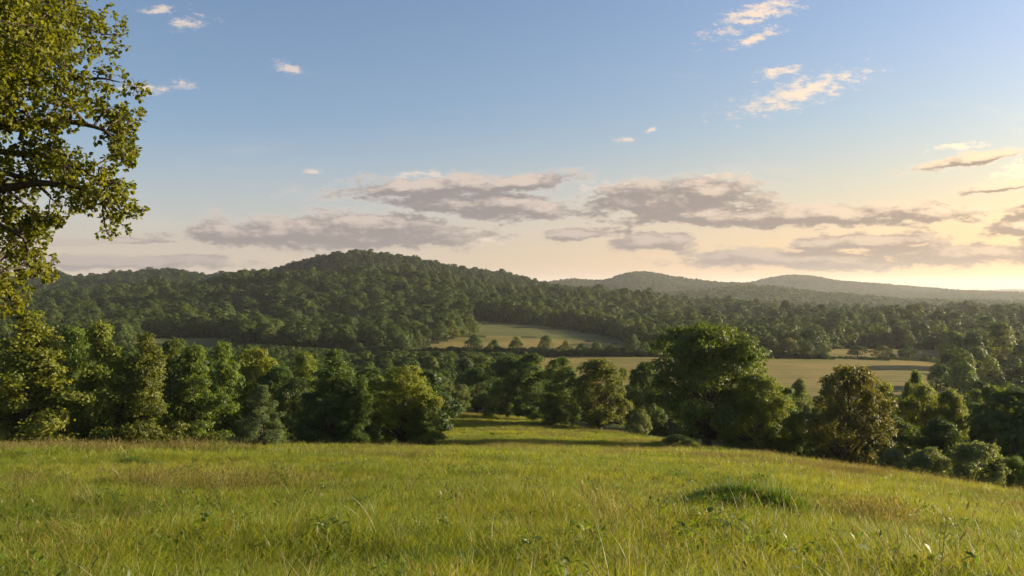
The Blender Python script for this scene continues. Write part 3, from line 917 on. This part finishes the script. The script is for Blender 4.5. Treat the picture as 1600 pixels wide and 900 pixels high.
# hedge strip and valley floor between 275 and 450 m
mid = (qd >= 275) & (qd < 425)
hcap = np.where(mid, np.minimum(hcap, np.where((qd > 396) & (qd < 420), 5.0, np.where(qx < 600, 7.0, 10.0))), hcap)
lim2 = np.interp(qx, [-500, 150, 190, 210, 360, 390, 450, 600, 700, 2500], [518, 520, 530, 541, 541, 536, 540, 548, 548, 560])
hcap = np.where(mid, np.minimum(hcap, cap_height(pv, lim2, 0, 13)), hcap)
ok = hcap > 2.2
pv, hcap = pv[ok], hcap[ok]
n = len(pv)
hh = np.minimum(hcap, frg.uniform(8.0, 14.0, n))
ww = np.clip(hh * frg.uniform(0.95, 1.35, n), 4, 15)
scatter('valley_forest', np.column_stack([pv, ground(pv[:, 0], pv[:, 1]) - 0.3]),
        np.stack([np.zeros(n), np.zeros(n), frg.uniform(0, 6.283, n)], 1), np.stack([ww / 12, ww / 12, hh / 12], 1),
        frg.integers(0, len(FM), n), FM, 'dense dark green wood filling the valley behind the meadow', 'forest')

ph = clean(forest_points(560, 1750, -400, 2000, 10.6), 5)
hx_, hd_ = to_pd(ph[:, 0], ph[:, 1])
up = (hd_ > 930 + 40 * vnoise(hx_ / 60, hd_ / 60, 12)) & (hx_ < 900)
FR = [merged(forest_tree(70 + i, 13 + i, 3000, 0.66), ridge_shade_mat) for i in range(4)]
forest('hillside_forest', ph[~up], FM, 8.5, 14.0, 'mid green forest covering the nearer slopes and the low ground to the right')
forest('hilltop_forest', ph[up], FR, 8.5, 14.0, 'forest with darker, shade-tinted leaves covering the rounded hilltop and left skyline ridge', 0.22, 0.06)
forest('distant_forest', np.vstack([forest_points(1750, 2050, 250, 2100, 13.0), forest_points(2050, 5000, 780, 1950, 14.0)]), FF, 11, 17, 'hazy blue-green forest covering the far hills', 0.15, 0.0)

# low hedge running between the hay fields
hx = np.arange(560, 1470, 1.6)
hx = hx[(hx < 1060) | (hx > 1195)]
hD = 404 + frg.uniform(-3, 5, len(hx))
hX = (hx - 800) / F * hD
nh = len(hx)
hs = frg.uniform(0.16, 0.34, nh) * np.where(hx > 1290, 0.35, 1.0)
scatter('hedge', np.column_stack([hX, hD, ground(hX, hD) - 0.2]), np.stack([np.zeros(nh), np.zeros(nh), frg.uniform(0, 6.28, nh)], 1),
        np.stack([hs * 0.9, hs * 0.9, hs], 1), np.zeros(nh, int), [merged(PROTO['shrub_small'][0])], 'low dark hedge running between the hay fields', 'hedge')


# ------------------------------------------------------------------ the big overhanging tree at the upper left
def overhanging_tree():
    rg = np.random.default_rng(77)
    D0 = 16.0
    k = D0 / F
    tx = (-330 - 800) * k
    zb = float(ground(tx, D0))

    def W(px, py, dy=0.0):
        return np.array([(px - 800) * k, D0 + dy, ZC - (py - 450) * k])
    root = link(bpy.data.objects.new('overhanging_tree', None))
    root.location = (tx, D0, zb)
    tagit(root, 'large near tree with golden green leaves overhanging the upper left corner', 'tree')
    off = np.array([tx, D0, zb])
    # lobes: hand-set along the visible outline, random inside the crown
    out = [(70, -20, .75), (95, 40, .7), (120, 85, .55), (165, 115, .42), (195, 128, .32), (60, 80, .8), (20, 40, .8), (130, 130, .45), (90, 130, .6),
           (150, 165, .45), (185, 180, .38), (205, 190, .22), (120, 180, .5), (80, 190, .55), (175, 215, .40), (200, 240, .30), (150, 260, .45), (110, 250, .4),
           (190, 290, .36), (195, 320, .3), (160, 300, .45), (130, 310, .35), (170, 345, .3), (172, 362, .2), (145, 335, .25), (60, 240, .5), (30, 270, .4), (15, 200, .7), (50, 160, .6),
           (90, 290, .3), (70, 320, .28), (95, 345, .3), (98, 370, .24), (60, 345, .25), (40, 330, .4), (20, 350, .45), (35, 380, .36), (15, 400, .42), (45, 412, .3), (60, 432, .22),
           (20, 440, .36), (5, 330, .5), (0, 370, .5), (25, 425, .4), (8, 470, .3), (18, 485, .18), (-10, 450, .5), (-20, 380, .7), (-40, 300, .8), (0, 120, .9), (10, 10, .9), (40, -50, 1.0)]
    C = []; Rl = []
    for px, py, r in out:
        for c in range(2 if r > .35 else 1):
            C.append(W(px - 4 - c * 14, py + c * 8, rg.normal() * (1.0 if r > .4 else 0.6))); Rl.append(r * rg.uniform(0.75, 1.0))
    nin = 150
    a = rg.random(nin) * 2 * np.pi; ph = np.arccos(rg.uniform(-0.55, 1, nin)); q = rg.random(nin) ** 0.4
    ctr = W(-330, 40)
    for i in range(nin):
        d = np.array([math.sin(ph[i]) * math.cos(a[i]) * 5.4, math.sin(ph[i]) * math.sin(a[i]) * 5.2, math.cos(ph[i]) * 5.4]) * q[i]
        p = ctr + d
        pxp = 800 + (p[0]) / p[1] * F
        pyp = 450 - (p[2] - ZC) / p[1] * F
        lim_ = np.interp(pyp, [-200, 0, 60, 110, 240, 300, 350, 430, 480], [-20, 40, 60, 80, 70, 30, 10, -10, -40])
        if pxp > lim_:
            continue
        C.append(p); Rl.append(rg.uniform(0.6, 1.0))
    C = np.array(C); Rl = np.array(Rl)
    # trunk and limbs
    G = Geo()
    zs = np.linspace(zb - 0.6, zb + 12.5, 14)
    path = np.stack([tx + np.sin(zs * 0.5) * 0.18, D0 + np.cos(zs * 0.4) * 0.2, zs], 1) - off
    rad = 0.42 * (1 - 0.85 * (np.clip(zs - zb, 0, None) / 12.5)) * (1 + 0.6 * np.exp(-np.clip(zs - zb, 0, None) * 1.3))
    G.add(*tube(path, rad, 12))

    limbs = []

    def limb(pts, r0, r1, sides=7):
        r0 *= 0.72; r1 *= 0.6
        P_ = np.array(pts)
        s = np.linspace(0, 1, len(P_)); ss = np.linspace(0, 1, 24)
        Q = np.stack([np.interp(ss, s, P_[:, i]) for i in range(3)], 1)
        for _ in range(3):
            Q[1:-1] = (Q[:-2] + 2 * Q[1:-1] + Q[2:]) / 4
        Q += np.cumsum(rg.normal(size=Q.shape) * 0.012, 0)
        G.add(*tube(Q - off, np.linspace(r0, r1, len(Q)), sides))
        limbs.append((Q, np.linspace(r0, r1, len(Q))))
    limb([W(-330, 330), W(-150, 315), W(0, 296), W(60, 286), W(110, 291), W(165, 325)], 0.20, 0.02)
    limb([W(-330, 290, .2), W(-150, 270, .2), W(0, 263, .1), W(45, 272, .1), W(80, 300)], 0.15, 0.02)
    limb([W(-330, 200), W(-120, 150), W(10, 128), W(70, 128), W(140, 118), W(190, 125)], 0.17, 0.015)
    limb([W(-330, 240, -.3), W(-100, 215, -.3), W(30, 200, -.2), W(110, 186), W(160, 200), W(195, 232)], 0.16, 0.015)
    limb([W(-330, 250, .3), W(-60, 232, .4), W(40, 238, .4), W(110, 262, .3), W(180, 300, .2)], 0.13, 0.015)
    limb([W(-330, 120), W(-100, 40), W(30, 10), W(90, 30)], 0.17, 0.02)
    limb([W(-330, 350, -.2), W(-120, 345, -.3), W(0, 350, -.3), W(50, 380, -.2), W(55, 425, -.2)], 0.13, 0.012)
    limb([W(-330, 380, .3), W(-120, 395, .3), W(-20, 410, .2), W(15, 470, .1)], 0.12, 0.012)
    for _ in range(26):
        e = C[rg.integers(len(out) * 2, len(C))] if len(C) > len(out) * 2 else C[-1]
        z0_ = min(max(e[2] - rg.uniform(1, 3), zb + 3.0), zb + 11.5)
        b0 = np.array([tx, D0, z0_])
        limb([b0, (b0 + e) / 2 + np.array([0, 0, .4]), e], 0.12, 0.02, 6)
    LQ = np.vstack([l[0] for l in limbs]); LR = np.concatenate([l[1] for l in limbs])
    # twigs to each lobe and small twigs inside it
    for c, r in zip(C, Rl):
        dd = np.linalg.norm(LQ - c, axis=1) + np.abs(LQ[:, 0] > c[0]) * 0.3
        i = int(np.argmin(dd)); b0 = LQ[i]
        r0 = min(LR[i] * 0.8, 0.035)
        mid = (b0 + c) / 2 + np.array([0, 0, 0.12]) + rg.normal(size=3) * 0.08
        G.add(*tube(bez(b0, mid, c, 7) - off, np.linspace(r0, 0.012, 7), 5))
        for _ in range(int(5 + r * 8)):
            d = unit(rg.normal(size=3) + np.array([0.3, 0, 0.05])) * r * rg.uniform(0.7, 1.0)
            G.add(*tube(bez(c, c + d * 0.5 + np.array([0, 0, .05]), c + d, 4) - off, np.linspace(0.010, 0.004, 4), 3))
    tr = link(bpy.data.objects.new('trunk', G.mesh('trunk', bark_mat))); tr.parent = root
    # leaves: rosettes at twig ends
    wts = Rl ** 1.6; wts /= wts.sum()
    nro = 17000; per = 7
    li = rg.choice(len(C), nro, p=wts)
    d = unit(rg.normal(size=(nro, 3)))
    RP = C[li] + d * (Rl[li] * (0.25 + 0.8 * rg.random(nro) ** 0.6))[:, None] * np.array([1, 1, .85])
    lr = rg.random(len(C))[li]
    sr = rg.random(nro)
    RPr = np.repeat(RP, per, 0); dr = np.repeat(d, per, 0)
    n = len(RPr)
    dirn = unit(rg.normal(size=(n, 3)) + dr * 0.4 + np.array([0, 0, -0.35]))
    L = 0.090 * rg.uniform(0.65, 1.25, n)[:, None]
    base = RPr + dirn * 0.02
    nn = rg.normal(size=(n, 3)) * 0.6 + np.array([0, 0, 0.7]); nn -= (nn * dirn).sum(1)[:, None] * dirn; nn = unit(nn)
    side = np.cross(dirn, nn)
    up = nn * L * 0.10
    v0 = base; tip = base + dirn * L - nn * L * 0.12
    a1 = base + dirn * L * 0.30 + side * L * 0.30 + up; a2 = base + dirn * L * 0.62 + side * L * 0.36 + up
    b1 = base + dirn * L * 0.30 - side * L * 0.30 + up; b2 = base + dirn * L * 0.62 - side * L * 0.36 + up
    V = np.stack([v0, a1, a2, tip, b2, b1], 1).reshape(-1, 3) - off
    o = np.arange(n)[:, None] * 6
    Fq = np.stack([o + np.array([[0, 1, 2, 3]]), o + np.array([[0, 3, 4, 5]])], 1).reshape(-1, 4)
    rnd = np.clip(np.repeat(0.3 * lr + 0.35 * sr, per) + 0.4 * rg.random(n), 0, 1)
    cr = link(bpy.data.objects.new('crown', mesh_np('overhanging_crown', V, Fq, leaf_mat, False, {'rnd': ('FACE', np.repeat(rnd, 2))})))
    cr.parent = root
    cr.color = (0.112, 0.128, 0.018, 1)


overhanging_tree()


# ------------------------------------------------------------------ meadow grass
def grass_mat(name, stops, tmul, tfac=0.45):
    m, t = new_mat(name)
    rnd = t.add('ShaderNodeAttribute', attribute_name='rnd').outputs['Fac']
    geo = t.add('ShaderNodeNewGeometry')
    oi = t.add('ShaderNodeObjectInfo')
    p = geo.outputs['Position']
    a = t.noise(t.vmath('MULTIPLY', p, (1, 0.9, 0)), 0.10, 4.0, 0.6).outputs[0]
    b = t.noise(t.vmath('MULTIPLY', p, (0.5, 1.3, 0)), 0.55, 3.0, 0.6).outputs[0]
    s = t.math('ADD', t.math('ADD', t.math('MULTIPLY', a, 0.75), t.math('MULTIPLY', b, 0.35)), t.math('MULTIPLY', rnd, 0.30))
    s = t.math('ADD', s, t.math('MULTIPLY', oi.outputs['Random'], 0.14))
    col = t.ramp(t.math('SUBTRACT', s, 0.27), stops)
    leaf_bsdf(t, col, t.mix(1.0, col, tmul, 'MULTIPLY'), tfac, 0.5, 0.3)
    return m


lush_mat = grass_mat('grass_lush', [(0.22, c4(0.052, 0.092, 0.010)), (0.5, c4(0.142, 0.178, 0.016)), (0.78, c4(0.255, 0.240, 0.030))], c4(1.9, 1.75, 0.65))
dry_mat = grass_mat('grass_dry', [(0.25, c4(0.105, 0.108, 0.022)), (0.55, c4(0.165, 0.145, 0.040)), (0.85, c4(0.270, 0.205, 0.090))], c4(1.3, 1.25, 0.8))
weed_mat = grass_mat('weed', [(0.25, c4(0.040, 0.085, 0.014)), (0.6, c4(0.080, 0.135, 0.016)), (0.85, c4(0.125, 0.165, 0.020))], c4(2.0, 1.8, 0.6))


def tuft(seed, nb, hmin, hmax, rad, width, lean, mat, seg=3, heads=0.0):
    rg = np.random.default_rng(seed)
    V = []; Fq = []; rn = []; n0 = 0
    for _ in range(nb):
        a = rg.random() * 6.283; r = rad * math.sqrt(rg.random())
        p = np.array([r * math.cos(a), r * math.sin(a), -0.03])
        h = rg.uniform(hmin, hmax)
        la = a + rg.normal() * 0.9
        ld = np.array([math.cos(la), math.sin(la), 0]); le = h * lean * rg.uniform(0.3, 1.5)
        fa = rg.random() * 6.283
        sd_ = np.array([math.cos(fa), math.sin(fa), 0])
        wv_ = width * rg.uniform(0.6, 1.3)
        rv = rg.random()
        for s in range(seg + 1):
            t_ = s / seg
            c = p + np.array([0, 0, h * (t_ - 0.18 * lean * t_ ** 3)]) + ld * le * t_ ** 2
            wd = wv_ * (1 - t_ ** 1.6) + 0.0006
            V += [c - sd_ * wd, c + sd_ * wd]
            if s:
                b = n0 + 2 * s
                Fq.append((b - 2, b - 1, b + 1, b)); rn.append(rv)
        n0 += 2 * (seg + 1)
        if rg.random() < heads:     # seed head: slim crossed spindles at the tip
            tip = p + np.array([0, 0, h * (1 - 0.18 * lean)]) + ld * le
            dr = unit(ld * 0.5 * lean * 2 + np.array([0, 0, 1.0]))
            for q in range(2):
                s2 = sd_ if q == 0 else np.cross(dr, sd_)
                L = rg.uniform(0.05, 0.11); w2 = rg.uniform(0.006, 0.012)
                V += [tip - dr * 0.01, tip + dr * L * .5 + s2 * w2, tip + dr * L, tip + dr * L * .5 - s2 * w2]
                Fq.append((n0, n0 + 1, n0 + 2, n0 + 3)); rn.append(0.9)
                n0 += 4
    return mesh_np('tuft', V, Fq, mat, False, {'rnd': ('FACE', rn)})


def weed(seed, nst, h, rad):
    """leafy weed: stems with pairs of leaves"""
    rg = np.random.default_rng(seed)
    P = []; N = []
    for _ in range(nst):
        a = rg.random() * 6.28; r = rad * math.sqrt(rg.random())
        hh_ = h * rg.uniform(0.6, 1.1)
        for z in np.arange(0.08, hh_, 0.055):
            P.append((r * math.cos(a) + rg.normal() * 0.05, r * math.sin(a) + rg.normal() * 0.05, z)); N.append(rg.normal(size=3) * 0.7 + np.array([0, 0, .6]))
    P = np.array(P); N = unit(np.array(N))
    V, Fq = leaf_quads(P, N, rg.uniform(0.07, 0.15, len(P)), rg.uniform(0.025, 0.05, len(P)), rg)
    return mesh_np('weed', V, Fq, weed_mat, False, {'rnd': ('FACE', rg.random(len(P)))})


LUSH = [tuft(100 + i, 60, 0.20, 0.42, 0.20, 0.0050, 0.6, lush_mat) for i in range(4)]
SHORT = [tuft(120 + i, 56, 0.12, 0.28, 0.24, 0.0045, 0.6, lush_mat, 2) for i in range(3)]
DRY = [tuft(140 + i, 26, 0.28, 0.55, 0.24, 0.0040, 0.40, dry_mat, 3, 0.7) for i in range(3)]
TALL = [tuft(160 + i, 12, 0.50, 0.85, 0.16, 0.0060, 0.60, dry_mat, 5, 0.5) for i in range(2)]
WEED = [weed(180 + i, 12, 0.38, 0.22) for i in range(2)]
FARG = [tuft(200 + i, 46, 0.22, 0.48, 0.42, 0.016, 0.5, lush_mat, 2) for i in range(3)] + [tuft(210 + i, 34, 0.28, 0.55, 0.42, 0.012, 0.4, dry_mat, 2, 0.5) for i in range(3)]
GP = LUSH + SHORT + DRY + TALL + WEED + FARG
oL, oS, oD, oT, oW = 0, 4, 7, 10, 12
oFL, oFD = 14, 17
grg = np.random.default_rng(55)


def grass_band(d0, d1, dens, far):
    x0, x1 = (-260 - 800) / F, (1860 - 800) / F
    area = 0.5 * (x1 - x0) * (d1 ** 2 - d0 ** 2)
    n = int(area * dens)
    D = np.sqrt(grg.random(n) * (d1 ** 2 - d0 ** 2) + d0 ** 2)
    X = grg.uniform(x0, x1, n) * D
    px = 800 + X / D * F
    ok = meadow_mask(px, D * 1.02)
    X, D, px = X[ok], D[ok], px[ok]
    n = len(X)
    patch = vnoise(X / 7, D / 5, 21) + 0.6 * vnoise(X / 2.2, D / 1.8, 22)
    back = np.interp(D, [9, 22, 45, 80, 150], [-0.46, -0.34, -0.24, -0.20, -0.12])
    right = np.interp(px, [0, 700, 1600], [-0.02, 0.0, 0.16])
    left_dry = np.exp(-((px - 120) / 330) ** 2 - ((D - 56) / 18) ** 2) * 0.42
    q = patch * 0.75 + back + right + left_dry + grg.normal(size=n) * 0.16
    idx = np.empty(n, int)
    if far:
        idx = np.where(q > 0.06, oFD + grg.integers(0, 3, n), oFL + grg.integers(0, 3, n))
    else:
        idx = np.where(q > 0.12, oD + grg.integers(0, 3, n), np.where(q > -0.12, oS + grg.integers(0, 3, n), oL + grg.integers(0, 4, n)))
        u_ = grg.random(n)
        idx = np.where((u_ < 0.02) & (D < 40), oT + grg.integers(0, 2, n), idx)
        idx = np.where((u_ > 0.975) & (q < 0.0), oW + grg.integers(0, 2, n), idx)
    hz = 1 + 0.8 * vnoise(X / 3.1, D / 2.3, 23)
    s = grg.uniform(0.75, 1.25, n) * np.clip(hz, 0.55, 1.5)
    s *= 1 + 0.55 * (left_dry > 0.2) * (grg.random(n) < 0.3)
    s *= np.interp(D, [9, 14, 30, 80, 170], [1.12, 1.05, 0.9, 0.85, 0.8])
    z = ground(X, D) + 0.02
    rot = np.stack([grg.normal(size=n) * 0.08, grg.normal(size=n) * 0.08, grg.uniform(0, 6.28, n)], 1)
    wid = s * (1.0 if not far else 1.1)
    return np.column_stack([X, D, z]), rot, np.stack([wid, wid, s], 1), idx


bands = [grass_band(6.5, 16, 34, False), grass_band(16, 28, 22, False), grass_band(28, 50, 9, False), grass_band(45, 100, 5.0, True), grass_band(100, 175, 2.2, True)]
scatter('meadow_grass', *[np.concatenate([b[i] for b in bands]) for i in range(4)], GP, 'rough golden green meadow grass with seed heads', 'grass')


# ---- weed patches in the meadow
bank_mat = grass_mat('bank_grass', [(0.25, c4(0.042, 0.088, 0.012)), (0.6, c4(0.090, 0.142, 0.015)), (0.85, c4(0.155, 0.190, 0.022))], c4(1.8, 1.7, 0.6), 0.4)


def depth_at(px, py):
    """depth at which the meadow shows at this photo row"""
    d = np.linspace(8, 75, 400)
    x = (px - 800) / F * d
    pr = 450 - (ground(x, d) - ZC) / d * F
    return float(d[int(np.argmin(np.abs(pr - py)))])


def weed_patch(px, py_base, wpx, hpx, depth, nst, label):
    rg = np.random.default_rng(int(px))
    D = depth_at(px, py_base) + depth / 2
    length = wpx / F * D; height = hpx / F * D + 0.12
    x0 = (px - 800) / F * D
    o0 = np.array([x0, D, float(ground(x0, D))])
    V = []; Fq = []; rn = []; n0 = 0
    for _ in range(nst):
        a = rg.random() * 6.283; r = math.sqrt(rg.random())
        wob_ = 1 + 0.25 * math.sin(a * 3 + px) + 0.15 * math.sin(a * 7) + rg.normal() * 0.10
        x = x0 + r * math.cos(a) * length / 2 * wob_; y = D + r * math.sin(a) * depth / 2 * wob_
        h = height * rg.uniform(0.55, 1.1) * (1 - 0.5 * r ** 3) * (0.85 + 0.5 * vnoise(np.array([x * 1.3]), np.array([y * 1.3]), 31)[0])
        p = np.array([x, y, float(ground(x, y)) - 0.03]) - o0
        la = rg.random() * 6.283
        ld = np.array([math.cos(la), math.sin(la), 0]); le = h * rg.uniform(0.1, 0.55)
        fa = rg.random() * 6.283; sd_ = np.array([math.cos(fa), math.sin(fa), 0]); wd0 = rg.uniform(0.010, 0.020); rv = rg.random()
        for q in range(4):
            t_ = q / 3
            c = p + np.array([0, 0, h * (t_ - 0.12 * t_ ** 3)]) + ld * le * t_ ** 2
            wd = wd0 * (1 - t_ ** 1.8) + 0.0008
            V += [c - sd_ * wd, c + sd_ * wd]
            if q:
                b = n0 + 2 * q
                Fq.append((b - 2, b - 1, b + 1, b)); rn.append(rv)
        n0 += 8
    ob = link(bpy.data.objects.new('grass_clump', mesh_np('grass_clump', V, Fq, bank_mat, False, {'rnd': ('FACE', rn)})))
    ob.location = o0
    return tagit(ob, label, 'grass clump', 'taller grass clumps in the meadow')


weed_patch(1158, 815, 180, 66, 1.5, 13000, 'long low bank of tall bright green grass in the right half of the meadow')
weed_patch(1201, 746, 36, 14, 0.9, 1300, 'small dark green grass tuft below the big spreading tree')
weed_patch(828, 728, 32, 12, 0.8, 1000, 'small green grass tuft near the shadow of the big tree')
weed_patch(882, 762, 50, 14, 0.9, 1500, 'faint green grass tuft in the centre of the meadow')
weed_patch(740, 792, 105, 30, 1.6, 3600, 'low green grass patch left of centre in the meadow')
weed_patch(215, 728, 60, 14, 1.0, 1500, 'low dark grass patch before the left trees of the meadow edge row')

# ------------------------------------------------------------------ haze
hz_m, t = new_mat('haze_air')
vol = t.add('ShaderNodeVolumePrincipled', {'Color': c4(0.93, 0.94, 0.97), 'Density': 0.54e-4, 'Anisotropy': 0.3})
t.add('ShaderNodeOutputMaterial', {'Volume': vol.outputs[0]})
zmin = float(GV[:, 2].min()) - 1.0
zmax = max(float(GV[:, 2].max()) + 22.0, 110.0)
X_ = 11500.0
V = [(-X_, -X_, zmin), (X_, -X_, zmin), (X_, X_, zmin), (-X_, X_, zmin), (-X_, -X_, zmax), (X_, -X_, zmax), (X_, X_, zmax), (-X_, X_, zmax)]
hz = link(bpy.data.objects.new('haze', mesh_np('haze', V, [(3, 2, 1, 0), (0, 1, 5, 4), (1, 2, 6, 5), (2, 3, 7, 6), (3, 0, 4, 7), (4, 5, 6, 7)], hz_m)))
tagit(hz, 'thin pale evening haze lying over the valley and hills', 'haze', kind='stuff')
